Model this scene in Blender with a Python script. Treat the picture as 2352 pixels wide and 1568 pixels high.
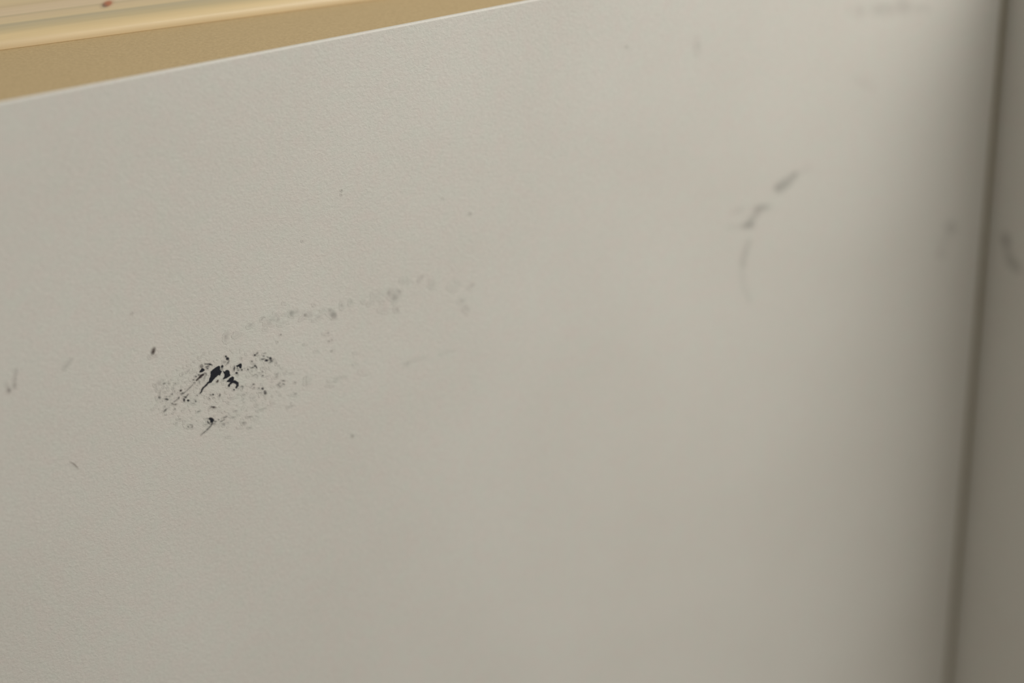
import bpy, bmesh, math
import numpy as np
from mathutils import Matrix, Vector

for o in list(bpy.data.objects):
    bpy.data.objects.remove(o, do_unlink=True)
scene = bpy.context.scene
col = scene.collection

# ------------------------------------------------------------------ camera
# world frame: the panel's face is the plane Y = 0, X runs to the right along it,
# Z is up, the floor is Z = 0 and the panel's top edge is Z = 0.40 (metres)
W, H, FPX = 2352, 1568, 5227.0
CAM = np.array([-0.43384695, -0.40152696, 0.53463665])
R = np.array([[0.82194137, 0.2354158, -0.51864418],
              [-0.56953143, 0.32881912, -0.75333388],
              [-0.00680657, 0.91458044, 0.40434674]])
cd = bpy.data.cameras.new('camera')
cam = bpy.data.objects.new('camera', cd)
col.objects.link(cam)
m = Matrix([list(R[0]) + [CAM[0]], list(R[1]) + [CAM[1]], list(R[2]) + [CAM[2]], [0, 0, 0, 1]])
cam.matrix_world = m
cd.sensor_fit = 'HORIZONTAL'
cd.sensor_width = 36.0
cd.lens = 36.0 * FPX / W
cd.clip_start = 0.02
cd.dof.use_dof = True
cd.dof.focus_distance = 0.488
cd.dof.aperture_fstop = 6.0
scene.camera = cam

# ------------------------------------------------------------------ world, lamps, exposure
wd = bpy.data.worlds.new('room_light')
scene.world = wd
wd.use_nodes = True
bg = wd.node_tree.nodes['Background']
bg.inputs[0].default_value = (1.0, 0.95, 0.88, 1)
bg.inputs[1].default_value = 0.27

def area(name, loc, target, size, power, color):
    ld = bpy.data.lights.new(name, 'AREA')
    ld.shape = 'SQUARE'
    ld.size = size
    ld.energy = power
    ld.color = color
    o = bpy.data.objects.new(name, ld)
    col.objects.link(o)
    o.location = loc
    o.rotation_euler = (Vector(target) - Vector(loc)).to_track_quat('-Z', 'Y').to_euler()
    return o
area('desk_lamp', (0.20, -0.43, 0.87), (-0.18, 0, 0.36), 0.52, 5.0, (1.0, 0.97, 0.91))

vs = scene.view_settings
vs.view_transform = 'Standard'
vs.look = 'None'
vs.gamma = 1.0
vs.use_curve_mapping = False
vs.exposure = 0.0

# ------------------------------------------------------------------ helpers
def ray(px, py):
    v = np.stack([np.asarray(px, float) - W / 2, H / 2 - np.asarray(py, float),
                  np.full(np.shape(px), -FPX)], -1) / FPX
    return v @ R.T
def on_panel(px, py, y=0.0):            # point of the panel's face that the photo shows at a pixel
    d = ray(px, py)
    return CAM + d * ((y - CAM[1]) / d[..., 1])[..., None]
def on_post(px, py, x=0.0):
    d = ray(px, py)
    return CAM + d * ((x - CAM[0]) / d[..., 0])[..., None]
def on_level(px, py, z):
    d = ray(np.array(px), np.array(py))
    return CAM + d * ((z - CAM[2]) / d[..., 2])

def tag(o, label=None, cat=None, kind=None, group=None):
    if label: o['label'] = label
    if cat: o['category'] = cat
    if kind: o['kind'] = kind
    if group: o['group'] = group
    return o

def link(name, me, mat, parent=None):
    me.materials.append(mat)
    o = bpy.data.objects.new(name, me)
    col.objects.link(o)
    if parent: o.parent = parent
    return o

def box(name, lo, hi, mat, parent=None, bevel=0.001, seg=3):
    bm = bmesh.new()
    bmesh.ops.create_cube(bm, size=1)
    lo, hi = Vector(lo), Vector(hi)
    for v in bm.verts:
        v.co = Vector((lo[i] + (v.co[i] + .5) * (hi[i] - lo[i]) for i in range(3)))
    if bevel:
        bmesh.ops.bevel(bm, geom=bm.edges[:], offset=bevel, segments=seg, profile=.5, affect='EDGES')
    me = bpy.data.meshes.new(name)
    bm.to_mesh(me); bm.free()
    for p in me.polygons: p.use_smooth = False
    return link(name, me, mat, parent)

class NT:
    def __init__(self, name):
        self.mat = bpy.data.materials.new(name)
        self.mat.use_nodes = True
        self.t = self.mat.node_tree
        self.b = self.t.nodes['Principled BSDF']
        self.co = self.n('ShaderNodeTexCoord').outputs['Object']
    def n(self, typ, **kw):
        nd = self.t.nodes.new(typ)
        for k, v in kw.items(): setattr(nd, k, v)
        return nd
    def l(self, a, b): self.t.links.new(a, b)
    def mapping(self, scale=(1, 1, 1), rot=(0, 0, 0), loc=(0, 0, 0), vec=None):
        mp = self.n('ShaderNodeMapping')
        mp.inputs['Scale'].default_value = scale
        mp.inputs['Rotation'].default_value = rot
        mp.inputs['Location'].default_value = loc
        self.l(vec or self.co, mp.inputs['Vector'])
        return mp.outputs[0]
    def noise(self, vec, scale, detail=2, rough=.5, dist=0.0):
        nz = self.n('ShaderNodeTexNoise')
        nz.inputs['Scale'].default_value = scale
        nz.inputs['Detail'].default_value = detail
        nz.inputs['Roughness'].default_value = rough
        nz.inputs['Distortion'].default_value = dist
        self.l(vec, nz.inputs['Vector'])
        return nz.outputs['Fac']
    def ramp(self, fac, stops):
        r = self.n('ShaderNodeValToRGB')
        el = r.color_ramp.elements
        while len(el) < len(stops): el.new(.5)
        for e, (p, c) in zip(el, stops):
            e.position = p
            e.color = (*c, 1) if len(c) == 3 else c
        self.l(fac, r.inputs[0])
        return r.outputs[0]
    def mix(self, fac, a, b, mode='MIX'):
        mx = self.n('ShaderNodeMix', data_type='RGBA', blend_type=mode)
        for s, v in ((mx.inputs[0], fac), (mx.inputs[6], a), (mx.inputs[7], b)):
            if isinstance(v, (tuple, list)): s.default_value = (*v, 1)
            elif isinstance(v, (int, float)): s.default_value = v
            else: self.l(v, s)
        return mx.outputs[2]
    def bump(self, h, strength, dist, normal=None):
        bp = self.n('ShaderNodeBump')
        bp.inputs['Strength'].default_value = strength
        bp.inputs['Distance'].default_value = dist
        self.l(h, bp.inputs['Height'])
        if normal: self.l(normal, bp.inputs['Normal'])
        return bp.outputs[0]

# ------------------------------------------------------------------ materials
def white_paint(name, marks):
    k = NT(name)
    blot = k.noise(k.co, 22, 3)
    base = k.ramp(blot, [(.3, (.73, .708, .652)), (.7, (.76, .744, .69))])
    fine = k.noise(k.mapping((1, 1, 1.25), (0, .5, 0)), 1250, 3, .6, .8)
    tone = k.ramp(fine, [(.3, (.955, .955, .955)), (.7, (1.045, 1.045, 1.045))])
    base = k.mix(1.0, base, tone, 'MULTIPLY')
    patch = k.noise(k.co, 260, 2, .6)
    base = k.mix(1.0, base, k.ramp(patch, [(.3, (1.012, .985, .985)), (.5, (1.0, 1.0, .995)), (.7, (.985, 1.012, 1.0))]), 'MULTIPLY')
    if marks:
        at = k.n('ShaderNodeAttribute', attribute_name='ink')
        tn = k.n('ShaderNodeAttribute', attribute_name='tint')
        inkc = k.mix(at.outputs['Fac'], (.022, .019, .017), (.009, .0115, .021))
        inkc = k.mix(tn.outputs['Fac'], inkc, (.085, .048, .035))
        base = k.mix(at.outputs['Fac'], base, inkc)
    k.l(base, k.b.inputs['Base Color'])
    k.b.inputs['Roughness'].default_value = .62
    k.b.inputs['Specular IOR Level'].default_value = .25
    wave = k.noise(k.co, 16, 1)
    nb = k.bump(wave, .35, .002)
    k.l(k.bump(fine, .30, .0003, nb), k.b.inputs['Normal'])
    return k.mat
M_WHITE = white_paint('white_paint', False)
M_MARK = white_paint('white_paint_with_ink', True)

k = NT('bare_tan_fibreboard')
fl = k.noise(k.mapping((1, 1, 1), (0, 0, .6)), 1300, 3, .6, .4)
c1 = k.ramp(fl, [(.3, (.50, .375, .20)), (.7, (.59, .45, .245))])
k.l(c1, k.b.inputs['Base Color'])
k.b.inputs['Roughness'].default_value = .75
k.l(k.bump(fl, .2, .0002), k.b.inputs['Normal'])
M_TAN = k.mat

k = NT('olive_seam')
k.l(k.ramp(k.noise(k.co, 300, 2), [(.3, (.30, .255, .15)), (.7, (.34, .29, .175))]), k.b.inputs['Base Color'])
k.b.inputs['Roughness'].default_value = .8
M_SEAM = k.mat

# pine: local X along the grain, origin at the knot
k = NT('lacquered_pine')
FRONT = -.0133                       # front edge of the board, seen from the knot
band = k.noise(k.mapping((1.6, 95, 0), (0, 0, math.radians(1.5))), 1.0, 3, .55, .35)
wild = k.ramp(band, [(.32, (.56, .46, .26)), (.45, (.70, .54, .30)), (.55, (.76, .60, .36)), (.68, (.64, .48, .26))])
warp = k.noise(k.mapping((9, 60, 0)), 1.0, 2)
sy = k.n('ShaderNodeSeparateXYZ'); k.l(k.co, sy.inputs[0])
ma = k.n('ShaderNodeMath', operation='MULTIPLY_ADD'); k.l(warp, ma.inputs[0])
ma.inputs[1].default_value = .0024; ma.inputs[2].default_value = -FRONT - .0012
ad = k.n('ShaderNodeMath', operation='ADD'); k.l(sy.outputs[1], ad.inputs[0]); k.l(ma.outputs[0], ad.inputs[1])
rg = k.n('ShaderNodeMath', operation='MULTIPLY'); k.l(ad.outputs[0], rg.inputs[0]); rg.inputs[1].default_value = 1 / .04
YEL, PNK, GRN = (.725, .57, .32), (.73, .575, .37), (.52, .44, .265)
def mm(v): return v / 40
rings = k.ramp(rg.outputs[0], [(0, PNK), (mm(1.6), YEL), (mm(2.5), YEL), (mm(4.2), (.585, .48, .28)), (mm(7.6), GRN), (mm(8.9), YEL),
               (mm(12.6), (.71, .55, .325)), (mm(13.6), (.585, .47, .27)), (mm(14.8), PNK), (mm(19.5), (.73, .565, .355)), (mm(21), (.65, .50, .28)), (mm(24), YEL)])
sel = k.n('ShaderNodeMapRange'); k.l(ad.outputs[0], sel.inputs[0])
sel.inputs[1].default_value = .026; sel.inputs[2].default_value = .034
cb = k.mix(sel.outputs[0], rings, wild)
fib = k.noise(k.mapping((30, 900, 300)), 1.0, 3, .6)
cb = k.mix(1.0, cb, k.ramp(fib, [(.3, (.95, .95, .95)), (.7, (1.04, 1.04, 1.04))]), 'MULTIPLY')
ln = k.n('ShaderNodeVectorMath', operation='LENGTH')
k.l(k.mapping((1 / .0050, 1 / .0019, 0), vec=k.mapping(rot=(0, 0, math.radians(-62)))), ln.inputs[0])
kr = k.ramp(ln.outputs['Value'], [(0.0, (1, 1, 1)), (.40, (.9, .9, .9)), (.62, (.25, .25, .25)), (.95, (0, 0, 0))])
gx = k.n('ShaderNodeSeparateXYZ'); k.l(k.co, gx.inputs[0])
mr = k.n('ShaderNodeMapRange'); k.l(gx.outputs[0], mr.inputs[0])
mr.inputs[1].default_value = -.0013; mr.inputs[2].default_value = .0002
kc = k.mix(mr.outputs[0], (.10, .04, .02), (.44, .10, .012))
cb = k.mix(kr, cb, kc)
k.l(cb, k.b.inputs['Base Color'])
k.b.inputs['Roughness'].default_value = .42
k.b.inputs['Coat Weight'].default_value = .22
k.b.inputs['Coat Roughness'].default_value = .12
M_PINE = k.mat

k = NT('grey_floor')
k.l(k.ramp(k.noise(k.co, 40, 4), [(.3, (.30, .28, .25)), (.7, (.36, .34, .31))]), k.b.inputs['Base Color'])
k.b.inputs['Roughness'].default_value = .6
M_FLOOR = k.mat

# ------------------------------------------------------------------ the setting
fl = box('floor', (-3, -3, -.05), (3, 3, 0), M_FLOOR, bevel=0)
tag(fl, kind='structure')
tag(box('wall_back', (-3, .47, 0), (3, .55, 1.5), M_WHITE, bevel=0), kind='structure')

# ------------------------------------------------------------------ white panel
TOP = 0.40
panel = box('white_board', (-.72, 0, 0), (-.0021, .0013, TOP), M_WHITE, bevel=.0003, seg=3)
tag(panel, 'broad white board with black ink smudges and a thin pale top edge', 'board')

# ------------------------------------------------------------------ white post at the right
post = box('white_post', (0, -.066, 0), (.034, .05, TOP + .011), M_WHITE, bevel=.0008)
tag(post, 'shaded white upright post beyond the dark seam at the right edge', 'post')
strip = box('seam_strip', (-.0021, .0008, 0), (0, .004, TOP - .001), M_SEAM, post, bevel=0)
tag(strip, 'dark olive strip in the seam')

# ------------------------------------------------------------------ tan board behind the panel
LZ = TOP - .004
bench = bpy.data.objects.new('tan_bench', None)
col.objects.link(bench)
bench.location = (-.36, .2, 0)
tag(bench, 'tan fibreboard ledge behind the white board, below the pine board', 'ledge')
def bpart(name, lo, hi, bev):
    off = Vector(bench.location)
    return box(name, Vector(lo) - off, Vector(hi) - off, M_TAN, bench, bev)
bpart('ledge_board', (-.72, .0014, LZ - .022), (-.001, .42, LZ), .0006)
bpart('front_board', (-.72, .0014, 0), (-.001, .020, LZ - .022), .0006)
bpart('rear_board', (-.72, .402, 0), (-.001, .42, LZ - .022), .0006)
bpart('end_board', (-.72, .020, 0), (-.702, .402, LZ - .022), .0006)
bpart('end_board', (-.019, .020, 0), (-.001, .402, LZ - .022), .0006)

# ------------------------------------------------------------------ pine board
A = on_level(0, 116, LZ)
B = on_level(867, 0, LZ)
T, RX, RZ, DEEP = .0036, .0054, .0034, .24
ang = math.atan2(B[1] - A[1], B[0] - A[0])
K = on_level(246, 9, LZ + T)
ux, uy = np.array([math.cos(ang), math.sin(ang)]), np.array([-math.sin(ang), math.cos(ang)])
front = float((A[:2] - K[:2]) @ uy)                     # y of the front face in the board's own frame
prof = [(front + DEEP, 0), (front, 0)]
for i in range(17):
    a = math.pi / 2 * i / 16
    prof.append((front + RX * (1 - math.cos(a)), T - RZ + RZ * math.sin(a)))
for i in range(6):
    a = math.pi / 2 * i / 5
    prof.append((front + DEEP - .002 + .002 * math.sin(a), T - .002 + .002 * math.cos(a)))
x0, x1 = -.33, .17
bm = bmesh.new()
rows = []
for x, s in ((x0, .0), (x0 + .001, 1), (x1 - .001, 1), (x1, .0)):
    rows.append([bm.verts.new((x, y, z * (1 if s else .9) + (0 if s else .0002))) for y, z in prof])
for a, b in zip(rows, rows[1:]):
    n = len(prof)
    for i in range(n):
        f = bm.faces.new((a[i], a[(i + 1) % n], b[(i + 1) % n], b[i]))
        f.smooth = i > 0
bm.faces.new(rows[0][::-1]); bm.faces.new(rows[-1])
bmesh.ops.recalc_face_normals(bm, faces=bm.faces[:])
me = bpy.data.meshes.new('pine_board'); bm.to_mesh(me); bm.free()
pine = link('pine_board', me, M_PINE)
pine.location = (K[0], K[1], LZ)
pine.rotation_euler = (0, 0, ang)
tag(pine, 'pale lacquered pine board with rounded edge and small red-brown knot', 'plank')

# ------------------------------------------------------------------ ink and dirt on the white faces
# every mark is a thin film on the face, traced as ellipses, strokes and outlines;
# numbers are photo pixels, turned into places on the face by on_panel / on_post
rng = np.random.default_rng(7)
class Marks:
    def __init__(self, x0, y0, x1, y1, step):
        self.x = np.arange(x0, x1 + step, step, dtype=float)
        self.y = np.arange(y0, y1 + step, step, dtype=float)
        self.X, self.Y = np.meshgrid(self.x, self.y)
        self.ink = np.zeros_like(self.X)
        self.tint = np.zeros_like(self.X)
        ny, nx = self.X.shape
        g = rng.random((ny + 4, nx + 4))
        g = sum(g[i:i + ny, j:j + nx] for i in range(3) for j in range(3)) / 9
        self.nz = np.clip((g - .5) * 3.2, -1, 1)
        self.soft = 1.5
        self.grow = 0.0
    def win(self, ax, ay, bx, by):
        i0, i1 = np.searchsorted(self.x, (ax, bx)); j0, j1 = np.searchsorted(self.y, (ay, by))
        return slice(j0, j1), slice(i0, i1)
    def lay(self, sl, a, tint):
        if a.size == 0: return
        a = np.clip(a * (1 + .35 * self.nz[sl]), 0, 1)
        tot = self.ink[sl] + a + 1e-6
        self.tint[sl] = (self.tint[sl] * self.ink[sl] + tint * a) / tot
        self.ink[sl] = 1 - (1 - self.ink[sl]) * (1 - a)
    def ell(self, cx, cy, rx, ry=None, al=.5, rot=0, tint=0, soft=None):
        ry = ry or rx; s = soft or self.soft
        r = max(rx, ry) + 2 * s + 1
        sl = self.win(cx - r, cy - r, cx + r, cy + r)
        dx, dy = self.X[sl] - cx, self.Y[sl] - cy
        c, sn = math.cos(rot), math.sin(rot)
        u, v = dx * c + dy * sn, -dx * sn + dy * c
        d = np.sqrt((u / rx) ** 2 + (v / ry) ** 2)
        e = (d - 1) * min(rx, ry) - self.grow
        self.lay(sl, al * np.clip(.5 - e / (2 * s), 0, 1), tint)
    def stroke(self, pts, al=.5, tint=0, soft=None):       # pts: (x, y, radius)
        s = soft or self.soft
        p = np.array(pts, float)
        r = p[:, 2].max() + 2 * s + 1
        sl = self.win(p[:, 0].min() - r, p[:, 1].min() - r, p[:, 0].max() + r, p[:, 1].max() + r)
        X, Y = self.X[sl], self.Y[sl]
        best = np.full(X.shape, 1e9)
        for a, b in zip(p, p[1:]):
            d = b[:2] - a[:2]; L = d @ d + 1e-9
            t = np.clip(((X - a[0]) * d[0] + (Y - a[1]) * d[1]) / L, 0, 1)
            q = np.hypot(X - a[0] - t * d[0], Y - a[1] - t * d[1]) - (a[2] + t * (b[2] - a[2]))
            best = np.minimum(best, q)
        self.lay(sl, al * np.clip(.5 - (best - self.grow) / (2 * s), 0, 1), tint)
    def poly(self, pts, al=.97, tint=0):
        p = np.array(pts, float)
        sl = self.win(p[:, 0].min() - 4, p[:, 1].min() - 4, p[:, 0].max() + 4, p[:, 1].max() + 4)
        X, Y = self.X[sl], self.Y[sl]
        ins = np.zeros(X.shape, bool); dist = np.full(X.shape, 1e9)
        for a, b in zip(p, np.roll(p, -1, 0)):
            d = b - a
            if abs(d[1]) > 1e-9:
                ins ^= ((a[1] > Y) != (b[1] > Y)) & (X < d[0] * (Y - a[1]) / d[1] + a[0])
            t = np.clip(((X - a[0]) * d[0] + (Y - a[1]) * d[1]) / (d @ d + 1e-9), 0, 1)
            dist = np.minimum(dist, np.hypot(X - a[0] - t * d[0], Y - a[1] - t * d[1]))
        e = np.where(ins, -dist, dist) - .9 + self.nz[sl] * .6
        a = al * np.clip(.5 - e / 1.6, 0, 1)
        self.ink[sl] = np.maximum(self.ink[sl], a)
        self.tint[sl] = np.where(a > .3, tint, self.tint[sl])
    def build(self, name, parent, place, lift, label=None, thr=.012):
        keep = self.ink > thr
        fk = keep[:-1, :-1] | keep[1:, :-1] | keep[:-1, 1:] | keep[1:, 1:]
        ny, nx = self.X.shape
        idx = np.arange(ny * nx).reshape(ny, nx)
        q = np.stack([idx[:-1, :-1][fk], idx[1:, :-1][fk], idx[1:, 1:][fk], idx[:-1, 1:][fk]], -1)
        used, inv = np.unique(q, return_inverse=True)
        inv = inv.reshape(-1)
        P = place(self.X.ravel()[used], self.Y.ravel()[used], lift)
        me = bpy.data.meshes.new(name)
        me.vertices.add(len(used)); me.vertices.foreach_set('co', P.ravel())
        me.loops.add(len(inv)); me.loops.foreach_set('vertex_index', inv.astype(np.int32))
        me.polygons.add(len(q))
        me.polygons.foreach_set('loop_start', np.arange(0, len(inv), 4, dtype=np.int32))
        me.polygons.foreach_set('loop_total', np.full(len(q), 4, dtype=np.int32))
        me.update(calc_edges=True)
        for nm, src in (('ink', self.ink), ('tint', self.tint)):
            at = me.attributes.new(nm, 'FLOAT', 'POINT')
            at.data.foreach_set('value', src.ravel()[used].astype(np.float32))
        o = link(name, me, M_MARK, parent)
        if label: o['label'] = label
        return o

def scaled(ox, oy, s):
    def E(mk, rows):
        for r in rows:
            cx, cy, rx, ry, al = r[:5]
            rot = math.radians(r[5]) if len(r) > 5 else 0
            mk.ell(ox + cx / s, oy + cy / s, rx / s, ry / s, al, rot, r[6] if len(r) > 6 else 0,
                   r[7] if len(r) > 7 else None)
    def S(mk, pts, al, tint=0, soft=None):
        mk.stroke([(ox + x / s, oy + y / s, r / s) for x, y, r in pts], al, tint, soft)
    def Pg(mk, pts, al=.97, tint=0):
        mk.poly([(ox + x / s, oy + y / s) for x, y in pts], al, tint)
    return E, S, Pg

def weak_marks(mk):
    E, S, Pg = scaled(600, 760, 4.704)
    E(mk, [(1576, 350, 16, 10, .2, -30), (812, 525, 18, 12, .24, -40), (885, 494, 28, 7, .2, -10), (740, 590, 16, 5, .22), (740, 538, 12, 8, .14),
           (762, 216, 9, 8, .6, 0, 0, 1.2), (600, 220, 12, 5, .28), (790, 200, 6, 6, .16), (500, 535, 40, 50, .07), (1025, 236, 12, 5, .18),
           (1020, 358, 14, 8, .12), (1110, 440, 60, 40, .03)])
    S(mk, [(1585, 345, 8), (1680, 300, 10), (1780, 278, 6)], .09)
    S(mk, [(1940, 245, 7), (2100, 190, 5)], .08)
    E(mk, [(365, 685, 22, 14, .2, -30), (320, 690, 12, 5, .2), (368, 555, 12, 8, .2), (330, 778, 6, 6, .2), (130, 775, 20, 10, .1), (480, 560, 24, 30, .06)])
    S(mk, [(280, 830, 4), (310, 818, 6), (350, 800, 3)], .3)

# ---- the dense smudge
mk = Marks(342, 800, 700, 1012, 1.0)
mk.grow = .35
E, S, Pg = scaled(420, 800, 13.07)
Pg(mk, [(840, 700), (960, 600), (1040, 548), (1090, 528), (1112, 560), (1108, 600), (1078, 640), (1130, 668),
        (1162, 690), (1135, 745), (1110, 800), (1060, 790), (1010, 835), (950, 890), (890, 960), (850, 1010),
        (800, 1022), (790, 985), (800, 920), (830, 860), (845, 780)])
S(mk, [(840, 990, 26), (745, 1040, 24), (700, 1105, 22), (620, 1170, 22), (575, 1235, 20), (558, 1295, 18), (515, 1350, 9)], .9)
E(mk, [(1180, 545, 32, 42, .9, 20), (1185, 625, 14, 34, .5), (1060, 645, 70, 22, .8, -10)])
Pg(mk, [(1215, 690), (1262, 705), (1300, 665), (1345, 648), (1388, 690), (1396, 770), (1422, 800), (1360, 850),
        (1290, 890), (1208, 918), (1250, 850), (1265, 775)])
Pg(mk, [(1325, 995), (1400, 905), (1490, 848), (1526, 875), (1520, 940), (1470, 985), (1370, 1000)])
S(mk, [(1382, 1118, 26), (1412, 1066, 26), (1470, 1005, 34), (1560, 1000, 40), (1628, 1040, 38), (1640, 1110, 32), (1600, 1170, 22)], .96)
E(mk, [(1290, 240, 28, 26, .75), (1340, 310, 46, 44, .92, 60), (1250, 410, 55, 40, .28), (1570, 1050, 30, 20, .3),
       (1545, 600, 24, 62, .75, 8), (1660, 662, 20, 14, .6), (1632, 580, 18, 40, .6), (1700, 620, 45, 40, .25),
       (1615, 740, 32, 28, .9), (1650, 795, 24, 30, .28), (1770, 640, 20, 16, .5), (1535, 1240, 22, 20, .72),
       (1775, 1140, 32, 20, .5), (1792, 1200, 16, 34, .4, 20), (1040, 985, 40, 26, .85, -55, .5),
       (1106, 1410, 20, 38, .65, 15), (835, 1390, 24, 18, .55), (905, 1384, 22, 24, .7), (930, 1470, 18, 16, .4),
       (790, 1495, 30, 14, .45, 40), (1220, 960, 40, 20, .3, -50), (1670, 1200, 40, 14, .35, -20),
       (560, 540, 52, 60, .5, 0, .4), (660, 775, 58, 62, .32, 0, .3), (388, 842, 30, 24, .6), (320, 942, 24, 18, .6),
       (345, 1030, 40, 28, .4), (492, 1010, 22, 48, .42, -15), (640, 930, 34, 60, .25, 20), (470, 800, 20, 20, .6),
       (740, 604, 24, 16, .7), (735, 560, 45, 26, .3), (430, 1410, 18, 18, .55), (430, 1115, 20, 12, .3),
       (905, 1065, 22, 10, .3), (1400, 1160, 60, 16, .15)])
Pg(mk, [(1612, 525), (1660, 505), (1700, 470), (1748, 455), (1760, 520), (1742, 592), (1710, 575), (1690, 535), (1640, 545)], .93)
Pg(mk, [(500, 712), (540, 650), (570, 605), (618, 612), (650, 648), (600, 690), (545, 712)], .95)
S(mk, [(1385, 370, 14), (1355, 430, 22), (1310, 480, 8)], .5)
S(mk, [(600, 785, 24), (540, 835, 42), (480, 890, 22), (410, 955, 20)], .85, .4)
S(mk, [(668, 470, 12), (760, 468, 16), (830, 475, 22), (885, 505, 8)], .85)
S(mk, [(700, 555, 14), (780, 520, 16)], .6)
S(mk, [(300, 1085, 14), (215, 1170, 18), (140, 1245, 16), (40, 1330, 10)], .42)
S(mk, [(470, 780, 8), (560, 800, 8), (700, 740, 8), (710, 800, 8), (640, 880, 8)], .3)
E, S, Pg = scaled(340, 800, 13.07)
E(mk, [(350, 1040, 45, 60, .18, 30), (490, 1050, 42, 24, .42, -15), (625, 1050, 30, 20, .38), (815, 1055, 26, 22, .35),
       (760, 1190, 26, 26, .3), (982, 1265, 34, 26, .8, -30, .3), (1030, 1350, 55, 28, .6, -20), (722, 1372, 24, 28, .6, 20),
       (800, 1295, 30, 34, .18), (920, 1478, 24, 30, .5, 30), (348, 1465, 40, 42, .4, -30), (335, 1478, 20, 20, .35),
       (545, 1522, 55, 30, .55, 10), (580, 1530, 26, 22, .4), (560, 1440, 26, 22, .28), (650, 1442, 28, 20, .32),
       (455, 965, 16, 26, .2), (220, 1100, 50, 40, .12), (890, 1320, 14, 14, .2), (510, 1300, 34, 18, .2, 30)])
S(mk, [(250, 1160, 16), (275, 1275, 14)], .22)
S(mk, [(375, 1265, 14), (345, 1390, 18)], .24)
S(mk, [(470, 1060, 14), (468, 1170, 14), (430, 1230, 12)], .2)
S(mk, [(560, 1110, 20), (625, 1240, 20)], .12)
S(mk, [(1240, 650, 14), (1170, 710, 14)], .26)
S(mk, [(1050, 765, 12), (1020, 810, 14)], .28)
S(mk, [(1430, 670, 14), (1300, 710, 20)], .1)
S(mk, [(860, 1545, 14), (790, 1600, 14), (690, 1680, 8)], .22)
E, S, Pg = scaled(340, 880, 13.07)
E(mk, [(820, 632, 40, 22, .5, -15, .3), (735, 615, 30, 16, .55, 30), (525, 800, 60, 22, .52, -45), (480, 858, 24, 14, .3),
       (500, 715, 18, 26, .25), (806, 775, 22, 22, .5), (1082, 500, 28, 48, .82, -15), (1105, 410, 34, 20, .6, 30),
       (1206, 516, 32, 26, .88), (1430, 540, 22, 24, .6), (1390, 495, 48, 24, .2), (1350, 606, 52, 20, .3, 15),
       (1960, 714, 62, 22, .62, 6, .4), (1985, 735, 60, 34, .25, 0, .4), (1870, 735, 16, 44, .28, 30), (1520, 846, 38, 16, .5, -25),
       (1880, 1062, 52, 34, .93, -10), (1925, 1120, 62, 44, .93, -45), (1820, 1185, 50, 22, .5, 40), (2020, 1145, 36, 22, .5),
       (1985, 1220, 40, 12, .4), (1735, 1245, 36, 20, .25), (950, 1080, 44, 26, .24), (838, 1200, 34, 20, .2),
       (1205, 1300, 20, 18, .6), (1282, 1242, 34, 14, .42), (1328, 1294, 20, 26, .5), (1270, 1340, 46, 14, .28),
       (425, 540, 26, 26, .24), (1080, 780, 34, 12, .2, -45), (545, 930, 16, 14, .22), (1100, 1125, 22, 16, .15),
       (1760, 1060, 34, 10, .3), (1790, 1120, 16, 60, .25), (285, 490, 26, 22, .2), (1900, 1180, 120, 70, .14)])
S(mk, [(1212, 325, 12), (1160, 380, 18), (1130, 430, 20)], .55)
S(mk, [(925, 440, 16), (860, 500, 16), (790, 545, 14)], .28)
S(mk, [(600, 580, 12), (520, 670, 12)], .14)
S(mk, [(280, 650, 12), (130, 790, 12)], .1)
S(mk, [(1925, 1190, 20), (1890, 1270, 20), (1835, 1330, 22), (1740, 1425, 18), (1600, 1545, 6)], .55)
E, S, Pg = scaled(460, 890, 13.07)
E(mk, [(745, 885, 55, 18, .6, -20), (985, 885, 60, 18, .34), (1310, 1080, 60, 50, .2), (1310, 1050, 46, 16, .3),
       (1480, 876, 60, 14, .42, -5), (1485, 1206, 34, 12, .4), (1066, 696, 30, 12, .42), (552, 957, 16, 16, .5),
       (690, 1080, 60, 34, .2), (722, 1115, 14, 24, .34), (1600, 310, 70, 40, .14, -40), (1700, 540, 50, 36, .12),
       (850, 1472, 50, 24, .12), (1945, 150, 42, 60, .45), (1870, 30, 34, 30, .48), (1800, 150, 50, 20, .24),
       (1305, 216, 34, 12, .42), (1290, 336, 14, 22, .3, 30), (925, 305, 40, 14, .22, 10), (1735, 690, 40, 26, .14),
       (830, 1045, 34, 14, .2), (1200, 1200, 60, 16, .12), (1650, 950, 70, 18, .12), (840, 430, 30, 20, .12), (590, 690, 30, 20, .1)])
S(mk, [(715, 960, 16), (660, 995, 14), (600, 1026, 9)], .5)
S(mk, [(1790, 655, 8), (1880, 632, 9), (1980, 600, 5)], .28)
E, S, Pg = scaled(540, 790, 13.07)
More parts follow.
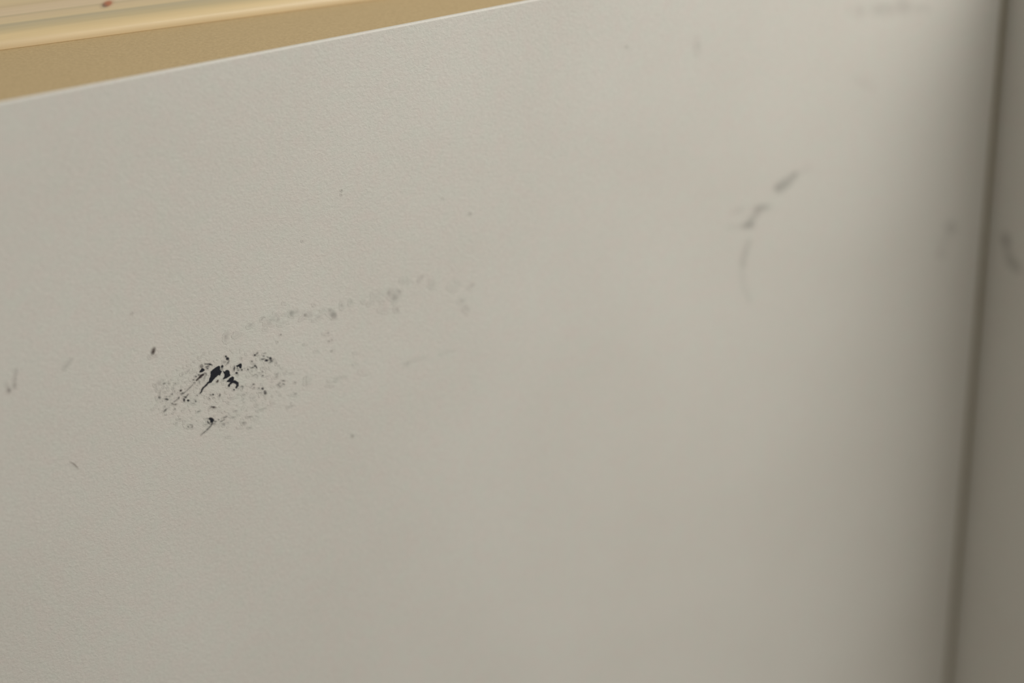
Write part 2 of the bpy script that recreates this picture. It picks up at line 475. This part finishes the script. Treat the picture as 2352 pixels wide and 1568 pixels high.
E(mk, [(595, 330, 30, 24, .75), (662, 270, 30, 20, .62, -45), (690, 342, 26, 12, .3, 20), (885, 276, 34, 16, .45, -15),
       (860, 360, 24, 22, .6), (835, 450, 48, 18, .72, -5), (945, 490, 46, 26, .88, -10), (1058, 430, 36, 36, .82),
       (1085, 500, 50, 28, .62, 20), (985, 396, 30, 18, .5, 30), (1050, 552, 24, 18, .5), (1150, 455, 40, 18, .3),
       (1240, 570, 26, 40, .25), (505, 520, 24, 20, .6), (600, 650, 26, 24, .82), (640, 700, 18, 34, .68, -20),
       (520, 706, 42, 16, .72, -20), (385, 765, 24, 28, .55, -20), (282, 735, 22, 16, .3), (203, 772, 20, 20, .6),
       (195, 436, 20, 22, .34), (575, 590, 40, 18, .28), (432, 690, 22, 12, .3), (840, 710, 34, 20, .24),
       (818, 825, 24, 26, .4), (740, 866, 26, 16, .25), (830, 945, 22, 22, .5), (670, 965, 20, 20, .28), (950, 960, 22, 12, .25),
       (1250, 930, 40, 55, .22), (1300, 872, 22, 20, .2), (1450, 1102, 30, 13, .68), (1456, 1200, 26, 13, .62, 25),
       (560, 1205, 28, 20, .5), (570, 1312, 22, 16, .5), (716, 1326, 26, 20, .42), (828, 1330, 32, 34, .42), (910, 1460, 34, 55, .4, -20),
       (1805, 1150, 26, 20, .2), (1820, 1480, 46, 30, .14), (1712, 862, 26, 10, .25), (500, 820, 26, 40, .2), (1220, 1000, 60, 30, .1),
       (1420, 710, 26, 16, .18), (1320, 640, 16, 16, .2), (1500, 885, 22, 20, .18), (1550, 840, 20, 16, .16), (800, 1200, 20, 20, .16)])
S(mk, [(545, 945, 9), (600, 918, 12), (660, 920, 8)], .42)
S(mk, [(1350, 1165, 22), (1280, 1220, 18), (1360, 1280, 22), (1405, 1240, 12)], .34)
S(mk, [(480, 1280, 12), (540, 1215, 12)], .25)
mk.ink = np.clip(mk.ink * 1.22, 0, .985)
mk.grow = 0
weak_marks(mk)
for i in range(230):                                    # fine spatter inside the print
    a, r = rng.random() * 6.283, math.sqrt(rng.random())
    u, v = r * math.cos(a), r * math.sin(a)
    x = 505 + 150 * u * .96 + 60 * v * .45
    y = 895 - 150 * u * .22 + 88 * v
    mk.ell(x, y, .7 + 1.3 * rng.random(), .6 + .8 * rng.random(), .05 + .20 * rng.random() ** 2, rng.random() * 3)
mk.build('ink_smudge', panel, on_panel, -.00003, 'dense blue-black ink smudge')

# ---- faint trail going up to the right
mk = Marks(500, 615, 1110, 797, 1.5)
mk.soft = 3
E, S, Pg = scaled(500, 680, 7.84)
E(mk, [(155, 715, 30, 70, .22, 25), (150, 800, 30, 40, .08), (590, 525, 50, 24, .24, -35), (930, 450, 90, 50, .11), (1085, 430, 22, 34, .24, 20),
       (1060, 340, 50, 30, .12, 40), (1000, 400, 50, 40, .1), (1325, 305, 44, 40, .34), (1410, 280, 60, 50, .13), (1340, 350, 34, 20, .2), (1575, 340, 24, 22, .4),
       (1520, 390, 30, 10, .18, -50), (1640, 330, 80, 70, .11), (1800, 385, 75, 30, .16, -35), (2090, 345, 58, 60, .30),
       (2025, 245, 34, 16, .25, 20), (2040, 300, 70, 60, .13), (1900, 260, 40, 30, .12), (1200, 320, 34, 16, .18), (1200, 470, 60, 20, .12),
       (310, 728, 24, 14, .16), (380, 670, 60, 30, .08), (860, 600, 20, 10, .15), (1140, 525, 24, 10, .16), (920, 510, 50, 16, .14),
       (1200, 130, 16, 10, .16), (1735, 150, 16, 16, .15), (2230, 170, 20, 40, .12)])
E(mk, [(1135, 690, 14, 12, .62, 0, 0, 1.2), (1080, 825, 16, 14, .34, 0, 0, 1.2), (2005, 812, 12, 12, .75, 0, 0, 1.2), (2055, 782, 13, 8, .6, 30, .5, 1.2),
       (1992, 662, 16, 12, .4, 0, 0, 1.4), (1560, 868, 12, 14, .3, 0, .5, 1.4), (1605, 870, 8, 6, .25, 0, .5, 1.2), (1950, 675, 22, 8, .2, 10)])
S(mk, [(775, 440, 10), (800, 410, 12), (820, 372, 10), (850, 385, 8)], .32, .4, 1.5)
E, S, Pg = scaled(780, 610, 6.92)
E(mk, [(860, 450, 110, 100, .11), (785, 430, 28, 40, .16), (875, 520, 44, 70, .15), (960, 410, 28, 24, .18), (905, 690, 34, 44, .15), (935, 700, 14, 16, .12),
       (1470, 290, 50, 70, .10), (1950, 560, 55, 34, .12, -30), (2010, 680, 48, 70, .11), (2100, 312, 45, 20, .2, -45), (1050, 230, 80, 40, .07),
       (180, 580, 26, 40, .17, 20), (35, 640, 16, 34, .16), (380, 570, 24, 24, .12), (500, 585, 50, 20, .13, -45), (690, 572, 30, 20, .15), (700, 700, 80, 50, .06),
       (1880, 260, 40, 20, .1, 30), (1800, 350, 80, 50, .05), (620, 470, 110, 70, .06)])
S(mk, [(1325, 165, 14), (1295, 190, 18), (1262, 245, 12)], .2, 0, 2.5)
mk.build('ink_trail', panel, on_panel, -.00003, 'faint grey ink trail rising to the right')

# ---- weak marks to the right of the smudge
mk = Marks(703, 801, 1060, 960, 1.5)
mk.soft = 2.5
weak_marks(mk)
mk.build('ink_flecks', panel, on_panel, -.00003, 'weak grey ink flecks')

# ---- speck, strokes and fibre at the left
mk = Marks(335, 790, 365, 830, 1.0)
mk.grow = 1.0
mk.soft = 1.8
E, S, Pg = scaled(340, 800, 13.07)
E(mk, [(160, 75, 44, 88, .8, 20, .7), (140, 120, 40, 40, .3, 0, .3), (215, 205, 34, 26, .14, 0, 1), (60, 250, 30, 40, .12, 30)])
mk.build('dark_speck', panel, on_panel, -.00003, 'small oval brown-black speck')
def single(name, x, y, half, step, soft, draw, parent=panel, place=on_panel, label=None):
    mk = Marks(x - half, y - half, x + half, y + half, step)
    mk.soft = soft
    draw(mk)
    return mk.build(name, parent, place, -.00003, label)
E, S, Pg = scaled(0, 650, 3.136)
def hook(mk):
    S(mk, [(104, 750, 9), (110, 690, 7), (119, 622, 7)], .28, .4)
    E(mk, [(104, 735, 12, 14, .14, 0, .4)])
    E(mk, [(65, 775, 13, 14, .42, 0, .4)])
    S(mk, [(64, 770, 10), (48, 728, 6)], .22, .4)
    S(mk, [(66, 778, 4), (104, 748, 4)], .06, .4)
single('scratch', 27, 876, 40, 1.5, 3, hook, label='hooked grey scratch')
single('scratch', 155, 834, 26, 1.5, 3, lambda mk: S(mk, [(464, 612, 9), (488, 582, 10), (516, 545, 6)], .2, .2), label='short pale grey scratch')
single('fibre', 171, 1067, 20, 1.0, 1.2, lambda mk: S(mk, [(508, 1286, 1.5), (538, 1308, 5), (563, 1333, 2)], .6, .9, 1.2), label='thin brown fibre')
for x, y, r, a in ((785, 437, 2.2, .4), (784, 447, 1.8, .35), (1080, 491, 3, .3), (810, 1001, 3, .38), (304, 719, 3, .25),
                   (695, 553, 2.5, .2), (1018, 456, 2.5, .15), (1440, 107, 2.5, .3)):
    single('dust_speck', x, y, 4.5, 1.0, 1.5, lambda mk: mk.ell(x, y, r, r, a, 0, .4))

# ---- scuff at the right, out of focus
mk = Marks(1640, 360, 1900, 720, 2.0)
mk.soft = 5
E, S, Pg = scaled(1600, 350, 4.237)
S(mk, [(800, 345, 40), (880, 290, 44), (960, 215, 22)], .30)
S(mk, [(960, 215, 20), (1100, 140, 14)], .07)
E(mk, [(640, 535, 58, 20, .38, -8), (500, 710, 46, 22, .42, -8), (412, 560, 44, 22, .12, -15), (820, 350, 50, 34, .1)])
S(mk, [(600, 565, 26), (520, 680, 26)], .26)
S(mk, [(515, 860, 10), (465, 1000, 18), (450, 1090, 14)], .25)
S(mk, [(450, 1090, 14), (455, 1260, 12), (520, 1440, 8)], .12)
S(mk, [(330, 720, 10), (460, 710, 14)], .10)
mk.build('grey_scuff', panel, on_panel, -.00003, 'curved grey scuff out of focus')

# ---- dirt near the top right, soft grey marks beside the seam
def top_dirt(mk):
    for x, y, rx, ry, a in ((2030, 22, 30, 14, .10), (2075, 12, 16, 18, .12), (1975, 25, 10, 12, .10), (2115, 18, 18, 8, .09), (2040, 20, 90, 16, .03)):
        mk.ell(x, y, rx, ry, a, 0, .4)
single('mark_patch', 2045, 40, 120, 3, 6, top_dirt, label='faint dirt near the top')
single('dirt_spot', 1603, 106, 30, 2, 5, lambda mk: mk.ell(1603, 106, 5, 14, .14, 0, 1))
single('dirt_spot', 1990, 190, 34, 3, 6, lambda mk: mk.ell(1990, 190, 22, 8, .04, .5, .4))
def seam_marks(mk):
    mk.ell(2184, 523, 12, 14, .20, 0, .2); mk.ell(2170, 555, 8, 16, .10, .4, .2); mk.ell(2162, 582, 9, 10, .14, 0, .2)
single('mark_patch', 2174, 552, 60, 2.5, 6, seam_marks, label='grey marks beside the seam')
mk = Marks(2285, 510, 2352, 650, 2.5)
mk.soft = 5
mk.ell(2311, 553, 9, 18, .42, -.2, .1)
mk.stroke([(2314, 580, 8), (2322, 600, 11), (2338, 618, 8)], .30, .5)
mk.build('grey_mark', post, on_post, -.00003, 'curved dark mark')
